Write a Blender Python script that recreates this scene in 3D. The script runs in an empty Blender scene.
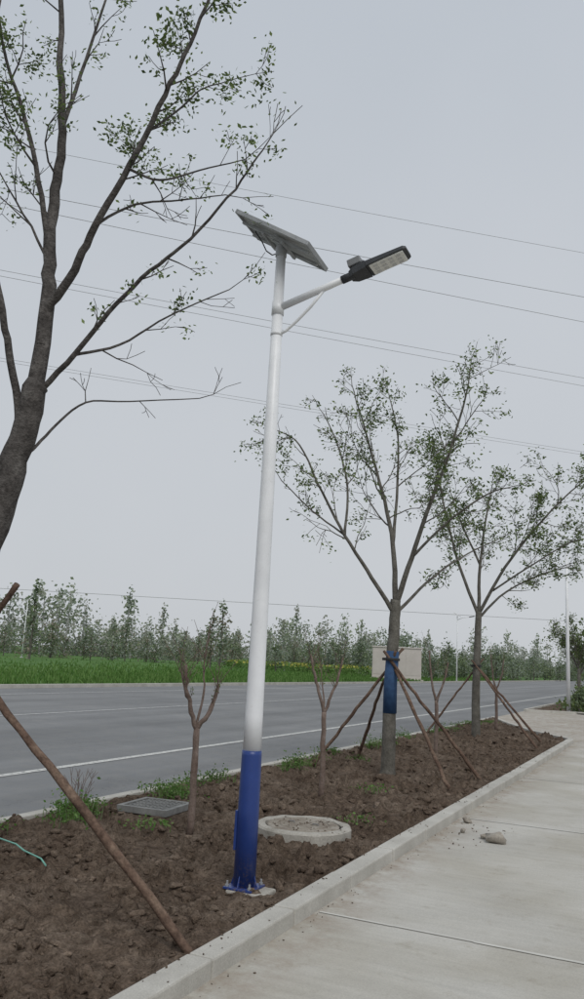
import bpy, math, random
import numpy as np
from mathutils import Vector, Matrix, noise
random.seed(7); rng=np.random.default_rng(11)
scene=bpy.context.scene
coll=scene.collection
scene.view_settings.view_transform='Standard'
try: scene.view_settings.look='None'
except Exception: pass
scene.view_settings.exposure=0

# ------------------------------------------------------------ materials
def new_mat(name,rough=0.9,spec=0.2):
    m=bpy.data.materials.new(name); m.use_nodes=True
    nt=m.node_tree; b=nt.nodes['Principled BSDF']
    b.inputs['Roughness'].default_value=rough
    b.inputs['Specular IOR Level'].default_value=spec
    return m,nt,b
def noise_col(nt,scale,stops,detail=6,rough=0.6,coord='Object',vec=None):
    n=nt.nodes.new('ShaderNodeTexNoise'); n.inputs['Scale'].default_value=scale
    n.inputs['Detail'].default_value=detail; n.inputs['Roughness'].default_value=rough
    if vec is None:
        tc=nt.nodes.new('ShaderNodeTexCoord'); vec=tc.outputs[coord]
    nt.links.new(vec,n.inputs['Vector'])
    r=nt.nodes.new('ShaderNodeValToRGB'); cr=r.color_ramp
    while len(cr.elements)>1: cr.elements.remove(cr.elements[-1])
    cr.elements[0].position=stops[0][0]; cr.elements[0].color=(*stops[0][1],1)
    for p,c in stops[1:]:
        e=cr.elements.new(p); e.color=(*c,1)
    nt.links.new(n.outputs['Fac'],r.inputs['Fac'])
    return n,r
def mixc(nt,a,b,fac,mode='MULTIPLY'):
    m=nt.nodes.new('ShaderNodeMix'); m.data_type='RGBA'; m.blend_type=mode
    if isinstance(fac,float): m.inputs[0].default_value=fac
    else: nt.links.new(fac,m.inputs[0])
    for s,i in ((a,6),(b,7)):
        if isinstance(s,tuple): m.inputs[i].default_value=(*s,1)
        else: nt.links.new(s,m.inputs[i])
    return m.outputs[2]
def stretched(nt,sc):
    tc=nt.nodes.new('ShaderNodeTexCoord'); mp=nt.nodes.new('ShaderNodeMapping'); mp.inputs['Scale'].default_value=sc
    nt.links.new(tc.outputs['Object'],mp.inputs['Vector']); return mp.outputs['Vector']
def bump(nt,b,src,strength,dist):
    bp=nt.nodes.new('ShaderNodeBump'); bp.inputs['Strength'].default_value=strength
    bp.inputs['Distance'].default_value=dist
    nt.links.new(src,bp.inputs['Height']); nt.links.new(bp.outputs['Normal'],b.inputs['Normal'])
def simple(name,stops,scale,rough=0.9,spec=0.2,bs=0.0,bd=0.01,fine=None,metal=0):
    m,nt,b=new_mat(name,rough,spec)
    n,r=noise_col(nt,scale,stops); col=r.outputs['Color']
    if fine:
        n2,r2=noise_col(nt,fine[0],[(0.3,(fine[1],)*3),(0.7,(fine[2],)*3)],3)
        col=mixc(nt,col,r2.outputs['Color'],1.0)
        if bs: bump(nt,b,n2.outputs['Fac'],bs,bd)
    elif bs: bump(nt,b,n.outputs['Fac'],bs,bd)
    nt.links.new(col,b.inputs['Base Color']); b.inputs['Metallic'].default_value=metal
    return m
M={}
m,nt,b=new_mat('asphalt',.85,.3)
n,r=noise_col(nt,.35,[(0.3,(.170,.175,.180)),(0.55,(.205,.210,.215)),(0.75,(.240,.243,.245))])
n2,r2=noise_col(nt,160,[(0.3,(.80,)*3),(0.7,(1.13,)*3)],3)
n3,r3=noise_col(nt,1.0,[(0.35,(.84,)*3),(0.65,(1.08,)*3)],4,.55,vec=stretched(nt,(1.1,.035,1)))
n4,r4=noise_col(nt,3.2,[(0.42,(1,1,1)),(0.66,(1.16,1.13,1.07))],6,.7)
c=mixc(nt,r.outputs['Color'],r2.outputs['Color'],1.0); c=mixc(nt,c,r3.outputs['Color'],1.0); c=mixc(nt,c,r4.outputs['Color'],.7)
vo=nt.nodes.new('ShaderNodeTexVoronoi'); vo.feature='DISTANCE_TO_EDGE'; vo.inputs['Scale'].default_value=1
nz,_=noise_col(nt,1.2,[(0,(0,0,0)),(1,(1,1,1))],5,.7)
va=nt.nodes.new('ShaderNodeVectorMath'); va.operation='ADD'; nt.links.new(stretched(nt,(.22,.10,1)),va.inputs[0]); nt.links.new(nz.outputs['Color'],va.inputs[1]); nt.links.new(va.outputs[0],vo.inputs['Vector'])
rr=nt.nodes.new('ShaderNodeValToRGB'); rr.color_ramp.elements[0].position=.0; rr.color_ramp.elements[0].color=(.62,.62,.62,1); rr.color_ramp.elements[1].position=.007; rr.color_ramp.elements[1].color=(1,1,1,1)
nt.links.new(vo.outputs['Distance'],rr.inputs['Fac']); c=mixc(nt,c,rr.outputs['Color'],.7)
nt.links.new(c,b.inputs['Base Color']); bump(nt,b,n2.outputs['Fac'],.5,.006); M['asphalt']=m
def soilmat(name,k):
    m,nt,b=new_mat(name,.97,.05)
    n,r=noise_col(nt,1.7,[(0.3,tuple(k*x for x in(.110,.080,.060))),(0.5,tuple(k*x for x in(.165,.125,.096))),(0.72,tuple(k*x for x in(.240,.190,.150)))],8,.65)
    n2,r2=noise_col(nt,13,[(0.34,(.52,.50,.48)),(0.54,(1,1,1)),(0.70,(1.36,1.36,1.35))],6,.7)
    n3,r3=noise_col(nt,60,[(0.3,(.60,)*3),(0.7,(1.25,)*3)],4,.6)
    c=mixc(nt,r.outputs['Color'],r2.outputs['Color'],1.0); c=mixc(nt,c,r3.outputs['Color'],1.0)
    nt.links.new(c,b.inputs['Base Color']); bump(nt,b,n3.outputs['Fac'],1.0,.03); return m
M['soil']=soilmat('soil',.92); M['clod']=soilmat('clod',1.18)
M['kerb']=simple('kerb_concrete',[(0.3,(.37,.355,.32)),(0.55,(.47,.455,.415)),(0.75,(.54,.525,.485))],2.3,0.9,0.2,0.4,0.004,(90,.85,1.08))
M['oldconc']=simple('old_concrete',[(0.3,(.27,.25,.215)),(0.5,(.38,.36,.32)),(0.72,(.45,.43,.39))],5,0.95,0.1,0.6,0.006,(70,.78,1.1))
M['darkconc']=simple('lid_concrete',[(0.3,(.18,.145,.12)),(0.5,(.27,.24,.20)),(0.72,(.36,.33,.29))],6,0.95,0.1,0.6,0.006,(70,.78,1.1))
M['bark']=simple('bark',[(0.3,(.055,.050,.047)),(0.5,(.095,.087,.082)),(0.72,(.150,.140,.132))],9,0.95,0.1,1.0,0.016,(38,.6,1.2))
M['bark2']=simple('bark_green_grey',[(0.3,(.085,.078,.068)),(0.5,(.135,.127,.110)),(0.72,(.19,.18,.16))],8,0.95,0.1,0.8,0.01,(45,.75,1.15))
M['bark3']=simple('bark_pinkish',[(0.3,(.12,.085,.07)),(0.5,(.185,.14,.118)),(0.72,(.25,.2,.175))],12,0.9,0.1,0.6,0.006,(60,.75,1.15))
M['stake']=simple('stake_wood',[(0.3,(.075,.050,.038)),(0.5,(.135,.090,.068)),(0.72,(.22,.16,.12))],7,0.9,0.1,0.8,0.008,(40,.6,1.25))
M['bluewrap']=simple('blue_wrap',[(0.3,(.020,.05,.12)),(0.7,(.035,.085,.18))],12,0.7,0.3,0.3,0.005)
M['metalgrey']=simple('galvanised_steel',[(0.3,(.30,.31,.32)),(0.7,(.42,.43,.44))],14,0.55,0.4,0,0.0,None,0.4)
M['iron']=simple('cast_iron',[(0.3,(.15,.15,.145)),(0.7,(.25,.25,.24))],12,0.7,0.3)
M['hole']=simple('drain_pit',[(0.3,(.02,.02,.018)),(0.7,(.035,.033,.03))],12,0.95,0.1)
M['black']=simple('black_housing',[(0.3,(.025,.027,.03)),(0.7,(.045,.047,.052))],20,0.5,0.4)
M['silver']=simple('silver_housing',[(0.3,(.15,.155,.16)),(0.7,(.20,.205,.21))],20,0.45,0.4)
M['lens']=simple('led_lens',[(0.4,(.66,.66,.62)),(0.6,(.78,.78,.74))],60,0.25,0.5)
M['panelback']=simple('panel_backsheet',[(0.3,(.48,.485,.48)),(0.7,(.60,.60,.59))],5,0.5,0.4)
M['panelfront']=simple('panel_cells',[(0.3,(.012,.018,.045)),(0.7,(.02,.028,.065))],5,0.15,0.6)
M['cable']=simple('cable',[(0.3,(.27,.275,.28)),(0.7,(.33,.335,.34))],5,0.6,0.3)
M['blackcable']=simple('black_cable',[(0.3,(.02,.02,.02)),(0.7,(.03,.03,.03))],5,0.6,0.3)
M['rope']=simple('green_rope',[(0.3,(.14,.36,.30)),(0.7,(.22,.46,.38))],30,0.6,0.3)
M['rock']=simple('rock',[(0.3,(.24,.21,.17)),(0.5,(.33,.30,.26)),(0.7,(.42,.39,.34))],9,0.95,0.1,0.6,0.01,(50,.75,1.1))
M['wall']=simple('beige_stone',[(0.3,(.47,.43,.40)),(0.7,(.55,.51,.48))],0.8,0.9,0.1)

def paint(name,a,b_,rough):
    m,nt,b=new_mat(name,rough,0.45)
    n,r=noise_col(nt,3.0,[(0.35,a),(0.6,b_)])
    n2,r2=noise_col(nt,38,[(0.24,(.80,.79,.77)),(0.40,(1,1,1))],4)
    c=mixc(nt,r.outputs['Color'],r2.outputs['Color'],0.6)
    tc=nt.nodes.new('ShaderNodeTexCoord'); sx=nt.nodes.new('ShaderNodeSeparateXYZ'); nt.links.new(tc.outputs['Object'],sx.inputs[0])
    mr=nt.nodes.new('ShaderNodeMapRange'); mr.inputs['From Min'].default_value=.32; mr.inputs['From Max'].default_value=.04
    mr.inputs['To Min'].default_value=0; mr.inputs['To Max'].default_value=.7; nt.links.new(sx.outputs['Z'],mr.inputs['Value'])
    n3,r3=noise_col(nt,60,[(0.50,(0,0,0)),(0.64,(1,1,1))],6,.7)
    mm=nt.nodes.new('ShaderNodeMath'); mm.operation='MULTIPLY'; nt.links.new(mr.outputs[0],mm.inputs[0]); nt.links.new(r3.outputs['Color'],mm.inputs[1])
    c=mixc(nt,c,(.20,.15,.115),mm.outputs[0],'MIX')
    nt.links.new(c,b.inputs['Base Color'])
    return m
M['white']=paint('white_paint',(.68,.69,.71),(.77,.78,.80),.38)
M['blue']=paint('blue_paint',(.016,.040,.175),(.022,.052,.215),.36)

m,nt,b=new_mat('pavement_concrete',0.92,0.15)
n,r=noise_col(nt,0.55,[(0.3,(.42,.405,.37)),(0.5,(.49,.475,.435)),(0.7,(.54,.525,.485))],8,.62)
n2,r2=noise_col(nt,110,[(0.3,(.88,.88,.88)),(0.7,(1.05,1.05,1.05))],3)
n3,r3=noise_col(nt,5,[(0.28,(.78,.75,.70)),(0.44,(1,1,1))],8,.7)
c=mixc(nt,r.outputs['Color'],r2.outputs['Color'],1.0); c=mixc(nt,c,r3.outputs['Color'],0.8)
n4,r4=noise_col(nt,1.2,[(0.3,(.92,.92,.92)),(0.7,(1.03,1.03,1.03))],4,.6,vec=stretched(nt,(1,14,1)))
c=mixc(nt,c,r4.outputs['Color'],1.0)
n5,r5=noise_col(nt,.8,[(0.42,(1,1,1)),(0.60,(.84,.82,.78))],3,.5)
c=mixc(nt,c,r5.outputs['Color'],0.9)
tc=nt.nodes.new('ShaderNodeTexCoord'); sx=nt.nodes.new('ShaderNodeSeparateXYZ'); nt.links.new(tc.outputs['Object'],sx.inputs[0])
mr=nt.nodes.new('ShaderNodeMapRange'); mr.inputs['From Min'].default_value=-1.70; mr.inputs['From Max'].default_value=-2.15; nt.links.new(sx.outputs['X'],mr.inputs['Value'])
n6,r6=noise_col(nt,4.5,[(0.40,(0,0,0)),(0.64,(1,1,1))],9,.75)
mm=nt.nodes.new('ShaderNodeMath'); mm.operation='MULTIPLY'; nt.links.new(mr.outputs[0],mm.inputs[0]); nt.links.new(r6.outputs['Color'],mm.inputs[1])
c=mixc(nt,c,(.29,.24,.195),mm.outputs[0],'MIX')
nt.links.new(c,b.inputs['Base Color']); bump(nt,b,n2.outputs['Fac'],.25,.003)
M['pave']=m
M['joint']=simple('joint_mortar',[(0.3,(.50,.49,.45)),(0.7,(.58,.57,.53))],4,0.95,0.1)
M['groove']=simple('joint_groove',[(0.3,(.22,.21,.19)),(0.7,(.33,.32,.29))],7,0.95,0.1)

m,nt,b=new_mat('road_marking',0.8,0.3)
n,r=noise_col(nt,14,[(0.38,(.26,.265,.265)),(0.52,(.58,.58,.55))],6,.75)
nt.links.new(r.outputs['Color'],b.inputs['Base Color']); M['mark']=m
m,nt,b=new_mat('road_marking_worn',0.8,0.3)
n,r=noise_col(nt,9,[(0.40,(.25,.255,.26)),(0.56,(.50,.50,.49))],6,.75)
nt.links.new(r.outputs['Color'],b.inputs['Base Color']); M['mark2']=m

m,nt,b=new_mat('field_grass_ground',0.95,0.05)
n,r=noise_col(nt,0.12,[(0.3,(.070,.135,.045)),(0.5,(.098,.185,.058)),(0.7,(.14,.215,.080))],8,.65,vec=stretched(nt,(1,.3,1)))
n2,r2=noise_col(nt,5,[(0.3,(.65,.65,.65)),(0.7,(1.2,1.2,1.2))],4)
nt.links.new(mixc(nt,r.outputs['Color'],r2.outputs['Color'],1.0),b.inputs['Base Color']); M['field']=m

def leaf(name,col,tr=0.35,var=0.35):
    m=bpy.data.materials.new(name); m.use_nodes=True; nt=m.node_tree
    for x in list(nt.nodes): nt.nodes.remove(x)
    o=nt.nodes.new('ShaderNodeOutputMaterial'); mx=nt.nodes.new('ShaderNodeMixShader'); mx.inputs[0].default_value=tr
    d=nt.nodes.new('ShaderNodeBsdfDiffuse'); t=nt.nodes.new('ShaderNodeBsdfTranslucent')
    n,r=noise_col(nt,2.2,[(0.3,tuple(c*(1-var) for c in col)),(0.7,tuple(c*(1+var) for c in col))],2)
    nt.links.new(r.outputs['Color'],d.inputs['Color'])
    nt.links.new(mixc(nt,r.outputs['Color'],(1.0,1.1,.7),1.0),t.inputs['Color'])
    nt.links.new(d.outputs[0],mx.inputs[1]); nt.links.new(t.outputs[0],mx.inputs[2]); nt.links.new(mx.outputs[0],o.inputs['Surface'])
    return m
M['leafD']=leaf('leaf_dark',(.090,.125,.060)); M['leafM']=leaf('leaf_mid',(.145,.19,.085)); M['leafL']=leaf('leaf_light',(.20,.25,.115))
M['hazeA']=leaf('haze_tinted_leaf_a',(.25,.29,.245),.25,.15); M['hazeB']=leaf('haze_tinted_leaf_b',(.34,.38,.295),.25,.15); M['hazeC']=leaf('haze_tinted_leaf_c',(.35,.355,.32),.25,.15)  # distance haze baked into the leaf colours, hence paler and greyer
M['hazebark']=simple('haze_tinted_bark',[(0.3,(.33,.33,.325)),(0.7,(.40,.40,.395))],1,0.95,.1)  # bark colour lifted to pale grey to paint in distance haze
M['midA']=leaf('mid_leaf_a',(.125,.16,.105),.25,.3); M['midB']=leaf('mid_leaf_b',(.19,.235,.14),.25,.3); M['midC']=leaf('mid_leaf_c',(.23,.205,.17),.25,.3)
M['grassA']=leaf('grass_a',(.090,.175,.048),.3,.3); M['grassB']=leaf('grass_b',(.14,.23,.078),.3,.3)
M['yellow']=leaf('rapeseed_flower',(.45,.43,.12),.2,.2)

# ------------------------------------------------------------ mesh builder
class MB:
    def __init__(s): s.v=[]; s.f=[]; s.m=[]; s.n=0
    def add(s,vs,fs,mi=0):
        o=s.n; s.v.extend([tuple(v) for v in vs]); s.n+=len(vs)
        for f in fs: s.f.append(tuple(i+o for i in f)); s.m.append(mi)
    def box(s,c,size,mi=0,rot=None):
        hx,hy,hz=[q/2 for q in size]
        vs=[Vector((x*hx,y*hy,z*hz)) for x in(-1,1) for y in(-1,1) for z in(-1,1)]
        if rot is not None: vs=[rot@v for v in vs]
        vs=[v+Vector(c) for v in vs]
        s.add(vs,[(0,1,3,2),(4,6,7,5),(0,4,5,1),(2,3,7,6),(0,2,6,4),(1,5,7,3)],mi)
    def tube(s,pts,rad,n=8,mi=0,caps=True):
        pts=[Vector(p) for p in pts]; k=len(pts)
        if k<2: return
        t0=(pts[1]-pts[0]).normalized()
        a=t0.orthogonal().normalized(); vs=[]
        for i in range(k):
            t=(pts[min(i+1,k-1)]-pts[max(i-1,0)])
            t=t.normalized() if t.length>1e-9 else t0
            a=(a-t*a.dot(t)); a=a.normalized() if a.length>1e-6 else t.orthogonal().normalized()
            b=t.cross(a)
            for j in range(n):
                an=2*math.pi*j/n
                vs.append(pts[i]+(a*math.cos(an)+b*math.sin(an))*rad[i])
        fs=[]
        for i in range(k-1):
            for j in range(n):
                fs.append((i*n+j,i*n+(j+1)%n,(i+1)*n+(j+1)%n,(i+1)*n+j))
        if caps: fs.append(tuple(range(n-1,-1,-1))); fs.append(tuple((k-1)*n+j for j in range(n)))
        s.add(vs,fs,mi)
    def obj(s,name,mats,loc=(0,0,0),parent=None,smooth=False,bevel=0):
        me=bpy.data.meshes.new(name); me.from_pydata(s.v,[],s.f)
        for mm in mats: me.materials.append(M[mm])
        me.polygons.foreach_set('material_index',s.m)
        if smooth: me.polygons.foreach_set('use_smooth',[len(f)==4 for f in s.f])
        me.update()
        o=bpy.data.objects.new(name,me); o.location=loc; coll.objects.link(o)
        if parent: o.parent=parent
        if bevel:
            bv=o.modifiers.new('bevel','BEVEL'); bv.width=bevel; bv.segments=2; bv.limit_method='ANGLE'; bv.angle_limit=math.radians(40)
        return o
def empty(name,loc=(0,0,0)):
    e=bpy.data.objects.new(name,None); e.location=loc; e.empty_display_size=.2; coll.objects.link(e); return e
def np_obj(name,V,Fq,mi,mats,parent=None,loc=(0,0,0)):
    me=bpy.data.meshes.new(name); nf,k=Fq.shape
    me.vertices.add(len(V)); me.vertices.foreach_set('co',V.astype(np.float32).ravel())
    me.loops.add(nf*k); me.loops.foreach_set('vertex_index',Fq.astype(np.int32).ravel())
    me.polygons.add(nf); me.polygons.foreach_set('loop_start',np.arange(0,nf*k,k,dtype=np.int32))
    for mm in mats: me.materials.append(M[mm])
    me.polygons.foreach_set('material_index',mi.astype(np.int32))
    me.update(calc_edges=True); me.validate()
    o=bpy.data.objects.new(name,me); o.location=loc; coll.objects.link(o)
    if parent: o.parent=parent
    return o
def leaf_quads(C,size,flat=0.0,aspect=0.55):
    n=len(C)
    a=rng.normal(size=(n,3)); a[:,2]*=(1-flat); a/=np.linalg.norm(a,axis=1)[:,None]
    b=rng.normal(size=(n,3)); b-=a*(a*b).sum(1)[:,None]; b/=np.linalg.norm(b,axis=1)[:,None]
    s=size[:,None]
    V=np.stack([C-a*s*.5, C+b*s*.5*aspect+a*s*.05, C+a*s*.5, C-b*s*.5*aspect+a*s*.05],1).reshape(-1,3)
    F=np.arange(4*n).reshape(n,4)
    return V,F

# ------------------------------------------------------------ ground, road, pavement
def sheet(name,x0,x1,y0,y1,z,mat):
    mb=MB(); mb.add([(x0,y0,z),(x1,y0,z),(x1,y1,z),(x0,y1,z)],[(0,1,2,3)]); return mb.obj(name,[mat])
sheet('ground',-2500,2500,-600,3500,-0.06,'field')
sheet('road',-22.5,-5.60,-60,900,0.0,'asphalt')
sheet('pavement',-5.61,60,-60,300,0.004,'pave')
mb=MB()
def strip(x0,x1,y0,y1,mi,z=0.006):
    mb.add([(x0,y0,z),(x1,y0,z),(x1,y1,z),(x0,y1,z)],[(0,1,2,3)],mi)
strip(-7.66,-7.52,-60,900,0); strip(-13.98,-13.84,-60,900,1); strip(-19.92,-19.76,-60,900,1)
mb.obj('road_markings',['mark','mark2'])
mb=MB()
for y in [-2.8,1.2,5.2,9.2,13.2,17.2,21.2,25.2,29.2,33.2,37.2]:
    x=-2.13
    while x<14:
        w=.022+random.random()*.012; yy=y+random.uniform(-.006,.006)
        mb.add([(x,yy,.0075),(x+.5,yy,.0075),(x+.5,yy+w,.0075),(x,yy+w,.0075)],[(0,1,2,3)],0)
        mb.add([(x,yy-.007,.0075),(x+.5,yy-.007,.0075),(x+.5,yy-.0005,.0075),(x,yy-.0005,.0075)],[(0,1,2,3)],1)
        x+=.5
for x in [2.0,6.2]:
    mb.add([(x,-60,.0085),(x+.012,-60,.0085),(x+.012,120,.0085),(x,120,.0085)],[(0,1,2,3)],1)
mb.obj('pavement_joints',['joint','groove'])
def kerb_line(mb,p0,p1,w,h,z0=0.0,seg=1.0,jit=.004):
    p0=Vector(p0);p1=Vector(p1);L=(p1-p0).length;d=(p1-p0)/L;n=max(1,int(round(L/seg)));sl=L/n
    ang=math.atan2(d.y,d.x)
    for i in range(n):
        c=p0+d*(i+.5)*sl
        rot=Matrix.Rotation(ang+random.uniform(-1,1)*.003,3,'Z')@Matrix.Rotation(random.uniform(-1,1)*.006,3,'X')
        mb.box((c.x+random.uniform(-1,1)*jit,c.y,z0+h/2-.03+random.uniform(-1,1)*jit*.8),(sl-.008,w,h+.06),0,rot)
mb=MB()
kerb_line(mb,(-2.225,-4),(-2.225,20.6),.15,.10)
pp=[(-2.225,20.6),(-2.27,20.95),(-2.45,21.3),(-2.8,21.75),(-3.5,22.9),(-4.4,25.0),(-5.0,26.6),(-5.45,27.8)]
for a,b2 in zip(pp[:-1],pp[1:]): kerb_line(mb,a,b2,.13,.095,seg=.9)
kerb_line(mb,(-5.54,-4),(-5.54,27.8),.12,.055)
mb.obj('planting_kerb',['kerb'],bevel=.012)
mb=MB()
kerb_line(mb,(-2.6,36),(-2.6,110),.13,.1,seg=2); kerb_line(mb,(-5.54,35),(-5.54,110),.12,.1,seg=2)
kerb_line(mb,(-5.5,34.8),(-2.6,36),.13,.1,seg=1)
mb.obj('planting_kerb',['kerb'],bevel=.012)
mb=MB(); kerb_line(mb,(-22.6,-40),(-22.6,400),.25,.14,seg=4)
mb.obj('road_kerb',['kerb'])
sheet('verge_path',-24.6,-22.75,-40,400,-0.02,'oldconc')

# soil bed
def sh(x,y):
    p=Vector((x,y,0))
    h=noise.fractal(p*1.1,1.0,2.0,3)*.050
    rough=.6+1.2*max(0,noise.noise(p*.9+Vector((3,8,1)))+.35)
    w=p+Vector((noise.noise(p*4),noise.noise(p*4+Vector((9,9,9))),0))*.10
    d=noise.voronoi(w*5.2)[0]; h+=max(-.3,.42-d[0])*.17*rough
    d=noise.voronoi(w*13+Vector((3,1,0)))[0]; h+=max(-.3,.42-d[0])*.080*rough
    h+=noise.fractal(p*26,.9,2.1,3)*.014*rough
    base=.052
    e=min(x+5.49,-2.30-x)
    if e<.22: base-=.02*(1-e/.22); h*=.45+.55*e/.22
    e2=math.hypot(x+2.72,y-5.26); 
    if e2<.35: h=h*.35+.002
    e2=math.hypot(x+3.13,y-7.17)
    if e2<.6: h*=.45
    if abs(x+4.75)<.42 and abs(y-7.15)<.42: h*=.3
    return min(.16,max(.012,base+h))
def soil_bed(name,x0,x1,y0,y1,dx,dyf,xlim=None):
    ys=[y0]
    while ys[-1]<y1: ys.append(min(y1,ys[-1]+dyf(ys[-1])))
    nx=int((x1-x0)/dx)+1; V=[];F=[]
    for y in ys:
        xr=x1
        if xlim: xr=min(x1,xlim(y))
        for i in range(nx):
            x=x0+(xr-x0)*i/(nx-1); V.append((x,y,sh(x,y)))
    for j in range(len(ys)-1):
        for i in range(nx-1):
            a=j*nx+i; F.append((a,a+1,a+nx+1,a+nx))
    me=bpy.data.meshes.new(name); me.from_pydata(V,[],F); me.materials.append(M['soil'])
    me.polygons.foreach_set('use_smooth',[True]*len(F)); me.update()
    o=bpy.data.objects.new(name,me); coll.objects.link(o); return o
def xend(y):
    if y<20.9: return -2.30
    pts=[(20.9,-2.34),(21.75,-2.86),(22.9,-3.56),(25,-4.45),(26.6,-5.05),(27.8,-5.48)]
    for (a,xa),(b,xb) in zip(pts[:-1],pts[1:]):
        if y<=b: return xa+(xb-xa)*(y-a)/(b-a)
    return -5.48
soil_bed('planting_soil',-5.48,-2.30,1.2,27.7,.017,lambda y:.015 if y<6.5 else (.025 if y<11 else .07),xend)
soil_bed('planting_soil',-5.48,-2.67,35.5,110,.3,lambda y:.4)

import bmesh
def hull_templates(n,npts):
    T=[]; r=random.Random(3)
    for k in range(n):
        bm=bmesh.new()
        for i in range(npts):
            d=Vector((r.gauss(0,1),r.gauss(0,1),r.gauss(0,1))).normalized()*r.uniform(.72,1.12); bm.verts.new(d)
        bmesh.ops.convex_hull(bm,input=bm.verts)
        bmesh.ops.triangulate(bm,faces=bm.faces)
        bad=[v for v in bm.verts if not v.link_faces]; bmesh.ops.delete(bm,geom=bad,context='VERTS')
        if npts>14:
            bmesh.ops.subdivide_edges(bm,edges=bm.edges[:],cuts=1,use_grid_fill=True)
            bmesh.ops.triangulate(bm,faces=bm.faces)
            for v in bm.verts: v.co*=1+.25*noise.noise(v.co*2.7+Vector((k*4,0,0)))
        bm.verts.index_update()
        V=np.array([v.co[:] for v in bm.verts]); F=np.array([[q.index for q in f.verts] for f in bm.faces]); bm.free(); T.append((V,F))
    return T
T1=hull_templates(12,20); T0=hull_templates(10,11)
def scatter(name,items,mats,tmpl):
    VV=[];FF=[];MI=[];o=0
    for (x,y,z,s,mi) in items:
        V,F=tmpl[random.randrange(len(tmpl))]
        a=random.random()*6.28; ca,sa=math.cos(a),math.sin(a)
        sc=np.array([s*random.uniform(.8,1.5),s*random.uniform(.6,1.1),s*random.uniform(.45,.85)])
        W=V*sc; W=np.stack([W[:,0]*ca-W[:,1]*sa,W[:,0]*sa+W[:,1]*ca,W[:,2]],1)+np.array([x,y,z])
        VV.append(W);FF.append(F+o);MI.append(np.full(len(F),mi));o+=len(V)
    return np_obj(name,np.concatenate(VV),np.concatenate(FF),np.concatenate(MI),mats)
def free(x,y):
    if (x+3.13)**2+(y-7.17)**2<.46**2: return False
    if abs(x+4.75)<.33 and abs(y-7.15)<.33: return False
    if (x+2.72)**2+(y-5.26)**2<.12**2: return False
    return True
items=[];big=[]
for i in range(19000):
    y=1.5+(random.random()**1.6)*24; x=random.uniform(-5.42,-2.33)
    if x>xend(y)-.04 or not free(x,y): continue
    if noise.noise(Vector((x*1.6,y*1.6,5)))<random.uniform(-.45,.35): continue
    s=min(.062,.006+random.expovariate(1/.0115))
    (big if s>.022 else items).append((x,y,sh(x,y)+s*.08,s,random.choice((0,1,1))))
for i in range(420):
    y=1.8+(random.random()**1.3)*22; x=random.uniform(-5.3,-2.48)
    if x>xend(y)-.12 or not free(x,y) or math.hypot(x+2.72,y-5.26)<.3: continue
    if noise.noise(Vector((x*1.1,y*1.1,9)))<random.uniform(-.3,.3): continue
    s=random.uniform(.035,.075); big.append((x,y,sh(x,y)-s*.05,s,random.choice((0,1))))
scatter('soil_clods',items,['clod','soil'],T0)
scatter('soil_clods',big,['clod','soil'],T1)
items=[]
for i in range(800):
    y=1.5+random.random()**1.5*16
    if noise.noise(Vector((y*1.7,3,0)))<random.uniform(-.3,.5): continue
    if random.random()<.5: items.append((-2.30+random.expovariate(1/.05),y,.104,random.uniform(.003,.012),0))
    else: items.append((-2.14+random.expovariate(1/.06),y,.007,random.uniform(.002,.008),0))
items=[q for q in items if not(q[2]>.1 and q[0]>-2.16)]
for i in range(34):
    items.append((-1.85+random.gauss(0,.22),8.3+random.gauss(0,.5),.009,random.uniform(.004,.014),0))
scatter('dirt_crumbs',items,['clod'],T0)
scatter('rock',[(-1.56,8.15,.045,.115,0)],['rock'],T1[:1])
scatter('rock',[(-2.02,8.95,.03,.05,0),(-1.93,8.4,.022,.035,0),(-1.70,8.25,.03,.045,0)],['rock'],T1)

# ------------------------------------------------------------ solar street lamp
lamp=empty('solar_street_lamp',(-2.72,5.26,0))
def lampsub(mb,name,mats,**k): return mb.obj(name,mats,parent=lamp,**k)
mb=MB(); mb.tube([(0,0,.945),(0,0,1.2),(0,0,3),(0,0,4.80)],[.0655,.0640,.052,.038],40,0); lampsub(mb,'upper_pole',['white'],smooth=True)
mb=MB(); mb.tube([(0,0,.03),(0,0,.55),(0,0,.925),(0,0,.955)],[.0775,.0745,.071,.0695],40,0); lampsub(mb,'lower_pole',['blue'],smooth=True)
mb=MB(); mb.box((0,0,.055),(.215,.215,.014),0)
for a in range(4):
    ang=a*math.pi/2; c,s=math.cos(ang),math.sin(ang)
    w=.004; r0=.075; r1=.104
    pr=[(r0,0,.062),(r1,0,.062),(r0,0,.14)]
    vs=[]
    for side in(-w,w):
        for (x,_,z) in pr: vs.append((x*c-side*s,x*s+side*c,z))
    mb.add(vs,[(0,1,2),(5,4,3),(0,3,4,1),(1,4,5,2),(2,5,3,0)],0)
lampsub(mb,'base_flange',['blue'],bevel=.002)
mb=MB()
for a in range(4):
    x=.086*(1 if a%2 else -1); y=.086*(1 if a//2 else -1)
    mb.tube([(x,y,.04),(x,y,.098)],[.0075]*2,10,0); mb.tube([(x,y,.0625),(x,y,.076)],[.014]*2,6,0)
lampsub(mb,'anchor_bolts',['metalgrey'])
mb=MB(); mb.box((.055,.0,-.012),(.28,.235,.118),0); lampsub(mb,'concrete_footing',['oldconc'],bevel=.014)
mb=MB(); rz=Matrix.Rotation(math.radians(190),3,'Z')
c=rz@Vector((.074,0,.42)); mb.box(c,(.018,.085,.26),0,rz); c=rz@Vector((.086,.02,.42)); mb.box(c,(.01,.014,.014),0,rz)
c=rz@Vector((.085,0,.34)); mb.box(c,(.006,.06,.012),0,rz)
lampsub(mb,'service_door',['blue'],bevel=.006)
al=math.radians(16); ad=Vector((math.cos(al),0,math.sin(al)))
mb=MB(); mb.tube([(0,0,4.26),(0,0,4.37)],[.049,.048],32,0)
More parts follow.
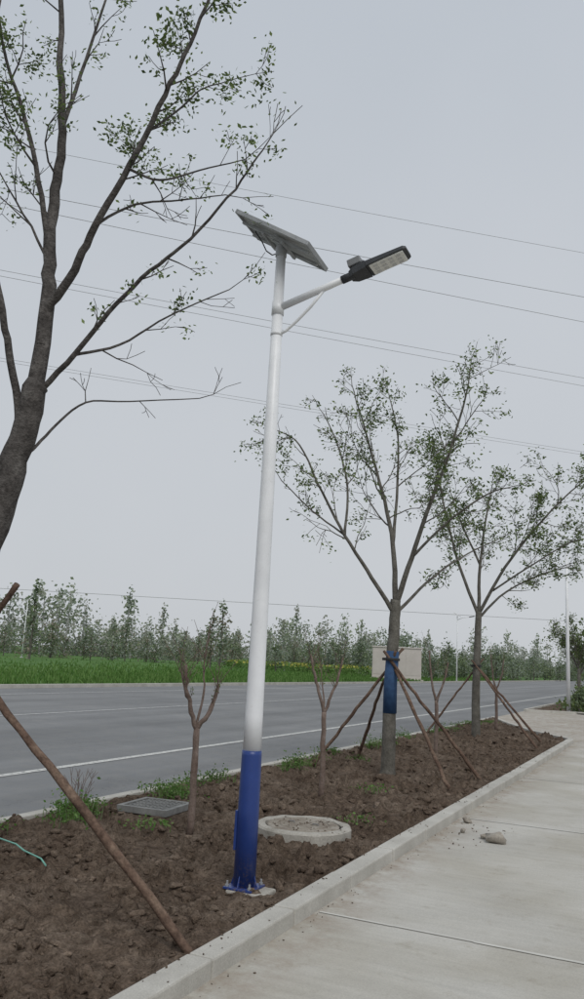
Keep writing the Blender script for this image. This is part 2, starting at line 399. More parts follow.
st=Vector((.03,0,4.325)); mb.tube([st,st+ad*.64],[.029,.026],20,0)
p0=Vector((.035,0,4.10)); p3=st+ad*.40
mb.tube([p0,p0+Vector((.05,0,.02)),p0+Vector((.14,0,.09)),p0+Vector((.25,0,.19)),p3+Vector((-.02,0,-.02))],[.012]*5,10,0)
mb.tube([(0,0,4.085),(0,0,4.115)],[.047,.047],32,0)
lampsub(mb,'arm',['white'],smooth=True)
rot=Matrix(((ad.x,0,-ad.z),(0,1,0),(ad.z,0,ad.x)))
hp=st+ad*.60
def hb(mb,c,size,mi=0): mb.box(hp+rot@Vector(c),size,mi,rot)
def prism(mb,secs,mi=0):
    vs=[]
    for x,w,a,b2 in secs:
        for (yy,zz) in ((-w,a),(w,a),(w*.86,b2),(-w*.86,b2)): vs.append(hp+rot@Vector((x,yy,zz)))
    fs=[(3,2,1,0)]; k=len(secs)
    for i in range(k-1):
        for j in range(4): fs.append((i*4+j,i*4+(j+1)%4,(i+1)*4+(j+1)%4,(i+1)*4+j))
    fs.append(tuple((k-1)*4+j for j in range(4))); mb.add(vs,fs,mi)
mb=MB(); prism(mb,[(0,.036,-.028,.028),(.04,.068,-.032,.034),(.15,.086,-.030,.036)]); 
for i in range(9): hb(mb,(.050+i*.011,0,.042),(.004,.13,.016))
prism(mb,[(.152,.090,-.024,.026),(.45,.086,-.017,.016),(.472,.070,-.013,.010)])
lampsub(mb,'lamp_housing',['black'],bevel=.005)
mb=MB(); hb(mb,(.308,0,-.025),(.27,.150,.012)); lampsub(mb,'led_lens',['lens'],bevel=.004)
mb=MB()
for i in range(4): 
    for j in range(3): hb(mb,(.218+i*.06,-.047+j*.047,-.0325),(.034,.026,.004))
lampsub(mb,'led_modules',['panelback'],bevel=.001)
mb=MB(); hb(mb,(.065,0,.080),(.105,.11,.060)); lampsub(mb,'controller_box',['silver'],bevel=.006)
mb=MB(); mb.tube([st+ad*.53,hp+rot@Vector((.03,0,0))],[.032,.032],20,0); lampsub(mb,'arm_socket',['black'],smooth=True)
e1=Vector((.636,.037,-.386)); e2=Vector((-.025,.448,0)); nrm=e1.cross(e2).normalized()
if nrm.z<0: nrm=-nrm
X=e1.normalized(); Y=nrm.cross(X); PR=Matrix((X,Y,nrm)).transposed(); pc=Vector((.0,0,4.905)); L_,W_=.745,.45
mb=MB()
def pb(mb,c,size,mi=0): mb.box(pc+PR@Vector(c),size,mi,PR)
for sx in(-1,1): pb(mb,(sx*(L_/2-.008),0,0),(.016,W_,.034))
for sy in(-1,1): pb(mb,(0,sy*(W_/2-.008),0),(L_-.034,.016,.034))
lampsub(mb,'panel_frame',['metalgrey'],bevel=.002)
mb=MB(); pb(mb,(0,0,.004),(L_-.034,W_-.034,.004)); lampsub(mb,'panel_back',['panelback'])
mb=MB(); pb(mb,(0,0,.011),(L_-.034,W_-.034,.006)); lampsub(mb,'panel_cells',['panelfront'])
mb=MB(); pb(mb,(-.25,0,-.012),(.08,.10,.024)); lampsub(mb,'junction_box',['silver'],bevel=.003)
mb=MB()
for sy in(-1,1): pb(mb,(0,sy*.10,-.028),(L_-.06,.028,.022))
for sx in(-1,1): pb(mb,(sx*.10,0,-.050),(.026,.28,.020))
mb.tube([(0,0,4.76),(0,0,4.845)],[.045,.045],24,0)
mb.box((0,0,4.855),(.12,.14,.012),0,PR)
lampsub(mb,'panel_bracket',['metalgrey'],bevel=.002)
mb=MB(); pts=[pc+PR@Vector((-.25,-.03,-.03)),Vector((-.16,-.03,4.90)),Vector((-.12,-.03,4.82)),Vector((-.07,-.02,4.78)),Vector((-.03,-.01,4.79))]
mb.tube(pts,[.005]*5,8,0); lampsub(mb,'panel_cable',['blackcable'],smooth=True)

# ------------------------------------------------------------ manhole, drain
mh=empty('manhole',(-3.13,7.17,0))
def lathe(mb,prof,n=48,mi=0,c=(0,0),jit=0):
    vs=[];fs=[];k=len(prof)
    for i in range(n):
        a=2*math.pi*i/n
        for r,z in prof:
            q=jit*noise.noise(Vector((math.cos(a)*3,math.sin(a)*3,r*9+z*9)))
            vs.append((c[0]+(r+q)*math.cos(a),c[1]+(r+q)*math.sin(a),z+q*.5))
    for i in range(n):
        for j in range(k-1):
            a=i*k+j;b=((i+1)%n)*k+j; fs.append((a,b,b+1,a+1))
    mb.add(vs,fs,mi)
mb=MB(); lathe(mb,[(.445,.0),(.440,.105),(.425,.120),(.395,.123),(.365,.123),(.352,.115),(.350,.04)],96,jit=.014); mb.obj('concrete_ring',['oldconc'],parent=mh)
mb=MB(); lathe(mb,[(.336,.04),(.334,.110),(.322,.119),(.24,.121),(.235,.113),(.215,.113),(.21,.121),(.0001,.123)],64,jit=.004); 
mb.obj('lid',['darkconc'],parent=mh)
mb=MB()
for s in(-1,1): mb.tube([(s*.12-.03,0,.118),(s*.12-.025,0,.135),(s*.12+.025,0,.135),(s*.12+.03,0,.118)],[.006]*4,8,0)
mb.obj('lid_handles',['iron'],parent=mh)
scatter('dirt_crumbs',[(-3.13+random.gauss(0,.17),7.17+random.gauss(0,.17),.125,random.uniform(.003,.012),0) for _ in range(90)],['clod'],T0)
dg=empty('storm_drain_grate',(-4.75,7.15,0.008)); dg.rotation_euler=(0,0,math.radians(4)); dg.scale=(.88,.88,1)
mb=MB()
for s in(-1,1): mb.box((s*.29,0,.075),(.05,.63,.06),0); mb.box((0,s*.29,.075),(.53,.05,.06),0)
for i in range(11): mb.box((-.225+i*.045,0,.082),(.017,.53,.03),0)
for i in(-1,0,1): mb.box((0,i*.14,.0965),(.53,.016,.004),0)
mb.obj('grate_bars',['iron'],parent=dg,bevel=.003)
mb=MB(); mb.box((0,0,.030),(.53,.53,.05),0); mb.obj('pit',['hole'],parent=dg)
mb=MB(); pts=[(-4.95,5.15,.11),(-4.75,5.02,.14),(-4.5,4.95,.14),(-4.3,4.82,.145),(-4.12,4.80,.12),(-4.02,4.74,.10)]
mb.tube(pts,[.006]*6,8,0); mb.obj('plastic_rope',['rope'],smooth=True)

# ------------------------------------------------------------ trees
def smooth_path(pts,per=4,jit=0.0):
    P=[Vector(p) for p in pts]
    if len(P)<3: 
        return [P[0].lerp(P[-1],i/per) for i in range(per+1)]
    out=[]
    for i in range(len(P)-1):
        a=P[max(i-1,0)];b=P[i];c=P[i+1];d=P[min(i+2,len(P)-1)]
        for k in range(per):
            t=k/per
            q=.5*((2*b)+(c-a)*t+(2*a-5*b+4*c-d)*t*t+(3*b-a-3*c+d)*t*t*t)
            if jit: q+=Vector((random.gauss(0,jit),random.gauss(0,jit),random.gauss(0,jit)))
            out.append(q)
    out.append(P[-1]); return out
def rnd_dir(t,ang):
    o=t.orthogonal().normalized(); o=Matrix.Rotation(random.random()*6.283,3,t)@o
    return (t*math.cos(ang)+o*math.sin(ang)).normalized()
class Tree:
    def __init__(s,leafsize,up=.25,minr=.0022,sp=.05,m=(6,14),pr=(.5,.85)): s.mb=MB(); s.L=[]; s.ls=leafsize; s.up=up; s.minr=minr; s.sp=sp; s.m=m; s.pr=pr
    def limb(s,pts,r0,r1,leafy,depth=0,dens=3.2,sides=8,clen=.42,start=.18):
        pts=smooth_path(pts,5,(r0*.10))
        n=len(pts); rad=[r0+(r1-r0)*(i/(n-1))**.85 for i in range(n)]
        s.mb.tube(pts,rad,sides,0)
        L=sum((pts[i]-pts[i-1]).length for i in range(1,n))
        k=int(L*dens+random.random())
        for c in range(k):
            t=start+(1-start)*((c+random.random())/k)
            i=min(n-2,int(t*(n-1))); p=pts[i].lerp(pts[i+1],t*(n-1)-i); tan=(pts[i+1]-pts[i]).normalized()
            r=rad[i]
            ln=max(.18,L*clen*(1.15-.75*t)*random.uniform(.5,1.25)); ln=min(ln,1.3)
            d=rnd_dir(tan,math.radians(random.uniform(28,62)))
            s.branch(p,d,ln,min(r*.6,.004+ln*.008),leafy*(.35 if t<.25 else 1),1)
        s.branch(pts[-1],(pts[-1]-pts[-2]).normalized(),.4,r1,leafy,1)
    def branch(s,p,d,ln,r,leafy,level):
        n=max(3,int(ln/.11)); pts=[p.copy()]; q=p.copy(); 
        for i in range(n):
            d=(d+Vector((random.gauss(0,.16),random.gauss(0,.16),random.gauss(0,.16)+s.up*.25))).normalized()
            q=q+d*(ln/n); pts.append(q.copy())
        rad=[max(s.minr,r*(1-.75*i/n)) for i in range(n+1)]
        s.mb.tube(pts,rad,5 if level==1 else 4,0,False)
        if level<3:
            k=int(ln*(5.0 if level==1 else 4.0)+random.random())
            for c in range(k):
                i=random.randint(max(1,n//4),n-1); tan=(pts[i+1]-pts[i]).normalized()
                s.branch(pts[i],rnd_dir(tan,math.radians(random.uniform(25,60))),ln*random.uniform(.3,.6),rad[i]*.65,leafy,level+1)
        if leafy>0:
            g=.6+1.3*max(0,noise.noise(pts[-1]*1.6+Vector((5,5,5)))+.35)
            for i in range(max(1,n//2),n+1):
                pr=leafy*g*(s.pr[0] if level==1 else s.pr[1])*(1.25 if i==n else .8)
                if random.random()<pr:
                    m=random.randint(*s.m); sp=s.sp*random.uniform(.6,1.4)
                    for _ in range(m):
                        s.L.append((pts[i].x+random.gauss(0,sp),pts[i].y+random.gauss(0,sp),pts[i].z+random.gauss(0,sp*.8)-sp*.3))
    def build(s,name,loc,barkmat,w=(.35,.4,.25)):
        e=empty(name,loc)
        s.mb.obj('trunk_and_branches',[barkmat],parent=e,smooth=True)
        C=np.array(s.L); sz=rng.uniform(.6,1.25,len(C))*s.ls
        V,F=leaf_quads(C,sz,.3,.5); mi=rng.choice(3,len(C),p=w)
        np_obj('leaves',V,F,mi,['leafD','leafM','leafL'],parent=e)
        return e,len(C)
random.seed(21)
t=Tree(.038,sp=.045,m=(8,18))
trunk=[(-.58,-.25,-.05),(-.50,-.23,.7),(-.33,-.15,1.5),(-.15,-.08,2.26),(-.04,-.05,2.79),(.02,-.04,3.07),(.07,-.02,3.41)]
tp=smooth_path(trunk,5,.005); n=len(tp); t.mb.tube(tp,[.118-.036*(i/(n-1))+(.03 if i<2 else 0) for i in range(n)],16,0)
t.limb([(.055,-.02,3.30),(.03,.02,4.07),(-.04,.04,4.58),(-.11,.12,5.14),(-.13,.11,5.66),(-.28,.15,6.37),(-.43,.19,7.23)],.062,.018,.30,dens=1.6,sides=12,clen=.22)
t.limb([(.06,-.01,3.7),(.05,0,3.97),(.29,-.02,4.25),(.46,-.05,4.55),(.71,-.04,4.97),(.95,-.04,5.47),(1.11,-.02,5.84),(1.27,0,6.3)],.040,.010,1.0,dens=4.5,sides=10,clen=.22,start=.5)
t.limb([(.03,-.03,3.2),(.07,-.02,3.33),(.35,.01,3.61),(.63,-.02,3.87),(.96,-.03,4.12),(1.25,-.01,4.31),(1.55,.02,4.63),(1.74,.01,4.86)],.026,.005,.12,dens=2.8,clen=.22,start=.3)
t.limb([(-.02,-.04,2.85),(.06,.02,2.95),(.1,.17,3.16),(.18,.37,3.39),(.35,.67,3.48),(.72,1.07,3.6)],.014,.004,.02,dens=1.0,clen=.2,start=.4)
t.limb([(-.06,-.05,2.95),(-.03,-.06,3.18),(-.07,-.19,3.62),(-.08,-.31,3.94),(-.2,-.36,4.39)],.032,.020,.05,dens=1.0,clen=.3,start=.5)
t.limb([(-.04,.04,4.5),(-.09,-.09,5.0),(-.26,-.17,5.58),(-.34,-.32,5.93),(-.4,-.4,6.3)],.024,.008,.9,dens=4,clen=.3)
t.limb([(-.13,.11,5.57),(-.16,.32,6.37),(-.12,.45,7.15)],.020,.008,.5,dens=2.8,clen=.28)
t.limb([(.7,-.05,4.94),(.91,.05,4.86),(1.04,.34,5.09),(1.29,.56,5.26)],.011,.004,.2,dens=5,clen=.4)
t.limb([(.83,-.04,5.2),(1.0,.1,5.45),(1.12,.15,5.6),(1.25,.2,5.65)],.010,.004,.5,dens=5,clen=.4)
t.limb([(.35,.01,3.61),(.5,.3,3.78),(.75,.53,4.07),(1.09,.8,4.35)],.012,.004,.14,dens=4,clen=.4)
t.limb([(.46,-.05,4.55),(.64,.14,4.78),(.87,.37,4.9),(1.12,.59,5.02)],.012,.004,.18,dens=5,clen=.4)
_,nA=t.build('street_tree',(-4.05,4.1,0),'bark',(.4,.35,.25))
t=Tree(.060,.12,.0035,.065,(7,15),(.20,.48))
tp=smooth_path([(-.01,0,-.05),(0,0,.5),(0,0,1.09),(.02,.01,1.7),(.03,.02,2.19),(.04,.03,2.57)],5,.004); n=len(tp)
t.mb.tube(tp,[.105-.028*(i/(n-1))+(.02 if i<2 else 0) for i in range(n)],14,0)
B=[([(.02,.01,2.38),(-.26,-.23,2.87),(-.62,-.51,3.49),(-.92,-.77,4.12),(-1.21,-1.02,4.81),(-1.5,-1.25,5.0)],.040),
([(.04,.03,2.50),(-.05,.09,3.42),(-.26,.10,4.31),(-.52,.09,5.14),(-.82,.06,6.1)],.050),
([(.04,.03,2.50),(.30,-.06,3.2),(.61,-.14,4.05),(.91,-.22,4.8),(1.13,-.22,5.6),(1.2,-.19,6.1)],.050),
([(.04,.03,2.35),(.35,.62,2.9),(.75,1.14,3.35),(1.26,1.72,3.75)],.030),
([(-.05,.09,3.42),(-.07,.31,4.4),(-.15,.5,5.3),(-.32,.52,6.0)],.030),
([(.3,-.06,3.2),(.84,-.14,3.7),(1.44,-.19,4.1),(1.8,-.2,4.2)],.024),
([(-.62,-.51,3.49),(-1.1,-.7,3.85),(-1.55,-.9,4.3)],.016),
([(-.62,-.51,3.49),(-.72,-.22,4.3),(-.99,-.02,5.05),(-1.26,-.04,5.6)],.024)]
for p,r in B: t.limb(p,r,.007,.55,dens=3.0,clen=.36,start=.3)
eB,nB=t.build('street_tree',(-3.8,11.7,0),'bark2',(.40,.38,.22))
mb=MB(); mb.tube([(0,0,.90),(0,0,1.3),(.02,.01,1.80)],[.103,.099,.095],16,0); mb.obj('blue_trunk_wrap',['bluewrap'],parent=eB,smooth=True)
t=Tree(.080,.14,.005,.080,(7,14),(.22,.5))
tp=smooth_path([(0,0,-.05),(0,0,1.0),(.03,.01,2.2),(.05,.02,2.95)],5,.004); n=len(tp)
t.mb.tube(tp,[.105-.035*(i/(n-1)) for i in range(n)],12,0)
C=[([(.05,.02,2.85),(-.33,-.16,3.87),(-.57,-.6,5.0),(-.75,-.8,6.1),(-.86,-.96,6.6)],.045),
([(.05,.02,2.9),(.04,.18,4.1),(.16,.41,5.4),(.26,.57,6.2)],.05),
([(.05,.02,2.9),(.67,-.01,4.0),(1.43,.02,5.0),(2.19,.05,5.8),(2.7,.2,6.2)],.045),
([(.05,.02,2.8),(.52,.91,3.5),(1.17,1.78,4.0),(1.92,2.47,4.35)],.034),
([(.36,.1,3.45),(1.1,.3,4.0),(2.0,.5,4.6),(2.6,.6,4.8)],.025),
([(.04,.18,4.1),(-.48,.33,5.2),(-.79,.51,6.0)],.03)]
for p,r in C: t.limb(p,r,.010,.6,dens=3.4,clen=.38,start=.25)
_,nC=t.build('street_tree',(-4.16,19.24,0),'bark2',(.40,.38,.22))
t=Tree(.12,.2,.008,.12,(5,11),(.3,.6))
t.mb.tube([(0,0,-.05),(0,0,1),(.03,0,1.9)],[.1,.09,.08],10,0)
for k in range(7):
    a=k*.9; t.limb([(.02,0,1.5+.1*k),(.5*math.cos(a),.5*math.sin(a),2.4+.12*k),(1.1*math.cos(a),1.1*math.sin(a),3.3+.15*k)],.04,.012,.6,dens=4,clen=.45)
t.build('street_tree',(-4.2,43,0),'bark2',(.25,.45,.30))
print('LEAVES',nA,nB,nC)

def stakes(name,loc,sets):
    e=empty(name,loc); 
    for i,(a,b2) in enumerate(sets):
        mb=MB(); pts=smooth_path([a,tuple((Vector(a)*.66+Vector(b2)*.34)+Vector((random.gauss(0,.02),random.gauss(0,.02),0))),tuple((Vector(a)*.33+Vector(b2)*.67)+Vector((random.gauss(0,.02),random.gauss(0,.02),0))),b2],6,.005)
        k=len(pts); mb.tube(pts,[(.028-.008*j/(k-1))*random.uniform(.9,1.12) for j in range(k)],10,0)
        mb.obj('stake_%d'%(i+1),['stake'],parent=e,smooth=True)
    return e
e=stakes('tree_stakes',(-4.05,4.1,0),[((1.66,-.02,.0),(-.44,-.19,1.76)),((-1.35,-.2,0),(.10,-.02,2.0)),((-.6,-1.3,0),(-.2,.1,1.75))])
mb=MB(); lathe(mb,[(.14,1.50),(.145,1.52),(.14,1.54)],20,0,(-.33,-.15)); mb.obj('binding',['blackcable'],parent=e)
e=stakes('tree_stakes',(-3.8,11.7,0),[((-1.24,0,0),(.15,.12,1.85)),((1.33,.28,0),(-.08,-.12,1.8)),((1.15,-.9,0),(-.1,.12,1.8)),((-.9,1.1,0),(.1,-.1,1.8))])
mb=MB(); lathe(mb,[(.13,1.66),(.135,1.68),(.13,1.70)],20); mb.obj('binding',['blackcable'],parent=e)
e=stakes('tree_stakes',(-4.16,19.24,0),[((-1.23,.1,0),(.15,.12,1.85)),((1.6,-1.3,0),(-.08,-.12,1.8)),((1.6,-.4,0),(-.1,.08,1.8))])
mb=MB(); lathe(mb,[(.13,1.66),(.135,1.68),(.13,1.70)],20); mb.obj('binding',['blackcable'],parent=e)

Rr=Vector((.9026,.4305,0)); Ff=Vector((-.4305,.9026,0))
def stub(name,loc,limbs,twigs=6):
    mb=MB(); L=[]
    for pts,r0,r1 in limbs:
        q=[tuple(Rr*s+Ff*b2+Vector((0,0,z))) for s,b2,z in pts]
        q=smooth_path(q,4,.005); k=len(q)
        mb.tube(q,[(r0+(r1-r0)*i/(k-1))*random.uniform(.92,1.1) for i in range(k)],10,0)
        for _ in range(twigs if r0<.03 else 0):
            p=q[random.randint(k//2,k-1)]; d=Vector((random.gauss(0,.35),random.gauss(0,.35),1)).normalized()
            ln=random.uniform(.12,.5); tw=[p+d*ln*i/4+Vector((random.gauss(0,.008),random.gauss(0,.008),0)) for i in range(5)]
            mb.tube(tw,[.004-.0006*i for i in range(5)],4,0,False)
            for i in range(1,5):
                for _ in range(random.randint(0,4)): L.append((tw[i].x+random.gauss(0,.016),tw[i].y+random.gauss(0,.016),tw[i].z+random.gauss(0,.016)))
    e=empty(name,loc); mb.obj('trunk_and_branches',['bark3'],parent=e,smooth=True)
    if L:
        Cc=np.array(L); V,F=leaf_quads(Cc,rng.uniform(.015,.034,len(Cc))); np_obj('leaves',V,F,rng.choice(3,len(Cc)),['leafM','leafL','midC'],parent=e)
stub('pruned_young_tree',(-4.0,6.6,0),[([(0,0,0),(.01,0,.475),(0,0,.934)],.034,.028),
 ([(0,0,.90),(-.06,-.03,1.08),(-.12,-.06,1.28),(-.13,-.08,1.50)],.024,.014),
 ([(0,0,.92),(.09,.0,1.05),(.14,.03,1.18),(.17,.06,1.34)],.024,.015),
 ([(0,0,.93),(.03,.05,1.25),(.015,.1,1.5),(.02,.1,1.75)],.013,.004),
 ([(-.1,-.05,1.2),(-.16,-.02,1.36),(-.19,0,1.5)],.012,.008)],9)
stub('pruned_young_tree',(-3.8,9.17,0),[([(0,0,0),(.01,0,.5),(0,0,1.0)],.036,.028),
 ([(0,0,.98),(-.08,0,1.25),(-.14,0,1.45),(-.19,0,1.67)],.022,.011),
 ([(0,0,.98),(.08,0,1.2),(.16,.03,1.4),(.21,.06,1.66)],.020,.011),
 ([(0,0,1.0),(-.02,.08,1.25),(-.05,.12,1.5)],.013,.004)],9)
stub('pruned_young_tree',(-3.95,14.9,0),[([(0,0,0),(.01,0,.5),(0,0,1.0)],.04,.032),
 ([(0,0,.98),(-.1,0,1.4),(-.14,0,1.9)],.026,.012),([(0,0,.98),(.12,0,1.3),(.22,.03,1.7)],.024,.012)],8)
stub('pruned_young_tree',(-4.3,22.4,0),[([(0,0,0),(.01,0,.6),(0,0,1.1)],.045,.035),
 ([(0,0,1.08),(-.1,0,1.5),(-.14,0,2.0)],.028,.014),([(0,0,1.08),(.12,0,1.4),(.22,.03,1.9)],.026,.014)],8)

# ------------------------------------------------------------ weeds
def blades(centres,n,h,spread,w,mats,name):
    VV=[];MI=[]
    for (x,y,sc) in centres:
        for _ in range(int(n*sc)):
            a=random.random()*6.28; bx=x+random.gauss(0,spread); by=y+random.gauss(0,spread); z=.06
            hh=h*random.uniform(.4,1.2)*min(1.2,sc); le=random.uniform(.1,.8)*hh
            dx,dy=math.cos(a),math.sin(a); px,py=-dy*w,dx*w
            m1=(bx+dx*le*.35,by+dy*le*.35,z+hh*.6); m2=(bx+dx*le,by+dy*le,z+hh)
            VV+= [(bx-px,by-py,z-.03),(bx+px,by+py,z-.03),(m1[0]+px*.8,m1[1]+py*.8,m1[2]),(m1[0]-px*.8,m1[1]-py*.8,m1[2])]
            VV+= [(m1[0]-px*.8,m1[1]-py*.8,m1[2]),(m1[0]+px*.8,m1[1]+py*.8,m1[2]),(m2[0]+px*.1,m2[1]+py*.1,m2[2]),(m2[0]-px*.1,m2[1]-py*.1,m2[2])]
            k=random.randrange(len(mats)); MI+=[k,k]
    V=np.array(VV); F=np.arange(len(V)).reshape(-1,4); return np_obj(name,V,F,np.array(MI),mats)
cs=[(-5.15,6.35,1.1),(-5.3,6.6,1),(-4.95,6.1,.8),(-4.95,7.75,1.2),(-5.05,7.95,1.1),(-4.3,6.4,.4),(-5.25,9.2,.9),(-5.3,8.8,.7),(-4.95,10.8,1.0),(-5.1,11.4,1.1),(-5.2,15.0,1.2),(-5.1,15.6,1),(-5.3,13,.9),(-3.4,9.9,.35),(-5.35,17.5,1),(-5.2,20,1.2),(-2.9,7.9,.3),(-5.3,5.5,.5),(-4.6,12.6,.5)]
for i in range(22): cs.append((random.uniform(-5.45,-4.9),random.uniform(3,26),random.uniform(.2,.5)))
blades(cs,40,.15,.10,.005,['grassA','grassB','midB'],'weeds')
CC=[]
for (x,y,s) in cs:
    for _ in range(int(200*s)): CC.append((x+random.gauss(0,.11),y+random.gauss(0,.11),.08+abs(random.gauss(0,.07))*s))
CC=np.array(CC); V,F=leaf_quads(CC,rng.uniform(.02,.05,len(CC)),.5,.6); np_obj('weed_leaves',V,F,rng.choice(3,len(CC)),['grassA','grassB','leafM'])
mb=MB()
for k in range(9):
    p=Vector((-5.3,6.6,.03)); d=Vector((random.gauss(0,.22),random.gauss(0,.22),1)).normalized(); pts=[p]
    for i in range(6): d=(d+Vector((random.gauss(0,.12),random.gauss(0,.12),.05))).normalized(); pts.append(pts[-1]+d*random.uniform(.05,.09))
    mb.tube(pts,[.004-.0004*i for i in range(7)],4,0,False)
    for i in range(2,6): 
        dd=(d+Vector((random.gauss(0,.6),random.gauss(0,.6),.1))).normalized(); mb.tube([pts[i],pts[i]+dd*.08],[.0025,.0015],4,0,False)
mb.obj('dry_weed',['bark3'])

n=30000; x=-24.7-rng.exponential(9,n); y=rng.uniform(8,150,n); 
a=rng.uniform(0,6.28,n); h=rng.uniform(.10,.36,n); w=.03+.0006*np.hypot(x,y)
bx=np.stack([x,y,np.full(n,-.06)],1); px=np.stack([np.cos(a)*w,np.sin(a)*w,np.zeros(n)],1); tip=bx+np.stack([rng.normal(0,.08,n),rng.normal(0,.08,n),h],1)
V=np.stack([bx-px,bx+px,tip+px*.2,tip-px*.2],1).reshape(-1,3); np_obj('field_grass',V,np.arange(4*n).reshape(n,4),rng.choice(2,n),['grassA','grassB'])

n=12000; x=rng.uniform(-62,-40,n); y=95+rng.uniform(0,40,n)+(-x-36)*.5
C_=np.stack([x,y,rng.uniform(.1,1.1,n)],1); V,F=leaf_quads(C_,rng.uniform(.25,.5,n),0,.8)
mi=np.where(C_[:,2]>.7,(rng.random(n)<.42)*1,0); np_obj('rapeseed_patch',V,F,mi,['grassB','yellow'])

# ------------------------------------------------------------ distant trees
def far_trees(name,specs,q,mats,barkm,branchy=True,lsz=1.5):
    mb=MB(); CC=[];SS=[];MI=[]
    for (x,y,h,w,st) in specs:
        th=h*.15 if st!='bush' else 0
        mb.tube([(x,y,-.1),(x+random.gauss(0,.1),y,h*.5),(x+random.gauss(0,.2),y,h*.9)],[h*.014+.03,h*.009+.02,.02],5,0,False)
        nb=random.randint(7,12)
        for k in range(nb):
            t=(k+.5)/nb; zc=th+(h-th)*t*.92
            if st=='cone': rr=w*.5*(1-t)**.8+.1
            elif st=='poplar': rr=w*.42*math.sin(math.pi*min(1,t*.85+.15))**.6
            elif st=='bush': rr=w*.5*math.sqrt(max(.05,1-t*t))
            else: rr=w*.5*math.sin(math.pi*min(.97,t*.8+.14))
            a=random.random()*6.28; off=rr*random.uniform(.1,.7)
            c=(x+math.cos(a)*off,y+math.sin(a)*off,zc+random.gauss(0,h*.03))
            if branchy: mb.tube([(x,y,max(0,zc-h*.12)),c],[.03+h*.003,.02],4,0,False)
            m=int(q/nb*random.uniform(.5,1.4)); g=rr*.55
            p=rng.normal(0,1,(m,3))*np.array([g,g,(h-th)/nb*.8])+np.array(c)
            p[:,2]=np.maximum(p[:,2],.1)
            CC.append(p); SS.append(rng.uniform(.6,1.3,m)*(.016*h+.11)*lsz)
            mm=random.choice(range(len(mats))); MI.append(np.where(rng.random(m)<.7,mm,rng.integers(0,len(mats),m)))
    e=empty(name); mb.obj('trunks',[barkm],parent=e)
    Cc=np.concatenate(CC); V,F=leaf_quads(Cc,np.concatenate(SS),0,.75)
    np_obj('foliage',V,F,np.concatenate(MI),mats,parent=e)
def along(pts,step,dj,hr,wr,styles):
    out=[]; P=[Vector((*p,0)) for p in pts]
    for a,b2 in zip(P[:-1],P[1:]):
        L=(b2-a).length; k=int(L/step)
        for i in range(k):
            p=a.lerp(b2,(i+random.random())/k); h=random.uniform(*hr)*(1+.6*noise.noise(Vector((p.x*.06,p.y*.06,2))))
            out.append((p.x+random.gauss(0,dj),p.y+random.gauss(0,dj),h,h*random.uniform(*wr),random.choice(styles)))
    return out
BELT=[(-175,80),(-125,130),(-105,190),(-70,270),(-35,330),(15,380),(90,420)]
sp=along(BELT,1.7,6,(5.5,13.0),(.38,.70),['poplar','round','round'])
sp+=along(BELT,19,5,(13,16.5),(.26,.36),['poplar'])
far_trees('distant_treeline',sp,300,['hazeA','hazeB','hazeC'],'hazebark',True,2.3)
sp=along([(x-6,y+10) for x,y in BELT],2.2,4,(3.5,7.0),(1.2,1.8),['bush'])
far_trees('distant_hedge',sp,280,['hazeA','hazeC'],'hazebark',False,2.8)
sp=along([(-118,58),(-92,88),(-78,116),(-68,150),(-54,190)],2.2,3.5,(1.8,5.2),(.6,1.0),['round','bush','poplar'])
sp+=[(-74,80,9.2,2.6,'cone'),(-83,74,7.4,2.6,'cone'),(-60,104,10.0,2.8,'poplar'),(-58,98,7.0,2.6,'poplar')]
far_trees('field_trees',sp,460,['midA','midB','midC','hazeA'],'bark2',True,1.7)
sp=along([(-31,92),(-30,120),(-27,170),(-20,240)],2.2,2,(2.4,5.2),(.7,1.0),['round','bush','poplar'])
sp+=along([(-46,95),(-40,130),(-36,180)],3,2,(3,5.5),(.6,.9),['round','poplar'])
far_trees('roadside_trees',sp,420,['midA','midB','hazeA'],'bark2',True,1.7)
sp=along([(-3.9,50),(-3.9,108)],4.5,.2,(4,5.5),(.6,.8),['round'])+along([(-3.8,37),(-3.9,60)],1.0,.3,(.6,1.1),(1.2,1.6),['bush'])
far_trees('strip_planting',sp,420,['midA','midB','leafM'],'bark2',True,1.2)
sp=along([(12,90),(4,150),(10,240)],4,2,(5,8),(.6,.8),['round'])
far_trees('roadside_trees',sp,380,['midA','midB','hazeA'],'bark2')

w=empty('stone_sign_wall',(-27.6,87,0)); w.rotation_euler=(0,0,math.radians(22))
mb=MB(); mb.box((0,0,1.75),(5.4,.5,3.4),0); mb.box((0,0,3.52),(5.6,.66,.14),0); mb.box((0,0,.02),(5.9,.9,.24),0)
mb.obj('wall_body',['wall'],parent=w,bevel=.03)
mb=MB()
for k in range(3): mb.box((-1.79+k*1.79,-.262,1.8),(1.6,.02,2.5),0)
mb.obj('wall_panels',['wall'],parent=w,bevel=.01)

def small_lamp(loc,h,rot,armlen=.9):
    e=empty('street_lamp',loc); e.rotation_euler=(0,0,rot)
    mb=MB(); mb.tube([(0,0,-.06),(0,0,h*.5),(0,0,h)],[.09,.07,.05],12,0); mb.tube([(0,0,h-.5),(armlen*.5,0,h-.2),(armlen,0,h-.1)],[.035]*3,8,0); mb.box((0,0,.0),(.35,.35,.1),0)
    mb.obj('pole',['white'],parent=e,smooth=True)
    mb=MB(); mb.box((armlen+.3,0,h-.06),(.65,.24,.09),0,Matrix.Rotation(math.radians(-10),3,'Y')); mb.obj('lamp_head',['black'],parent=e,bevel=.02)
    mb=MB(); mb.box((0,0,h+.15),(.9,.6,.04),0,Matrix.Rotation(math.radians(28),3,'Y')); mb.obj('solar_panel',['panelback'],parent=e)
small_lamp((-4.0,36.6,0),7.3,0)
small_lamp((-80,85,0),8.0,math.radians(180))
small_lamp((-24.0,100,0),8.0,0,1.5)

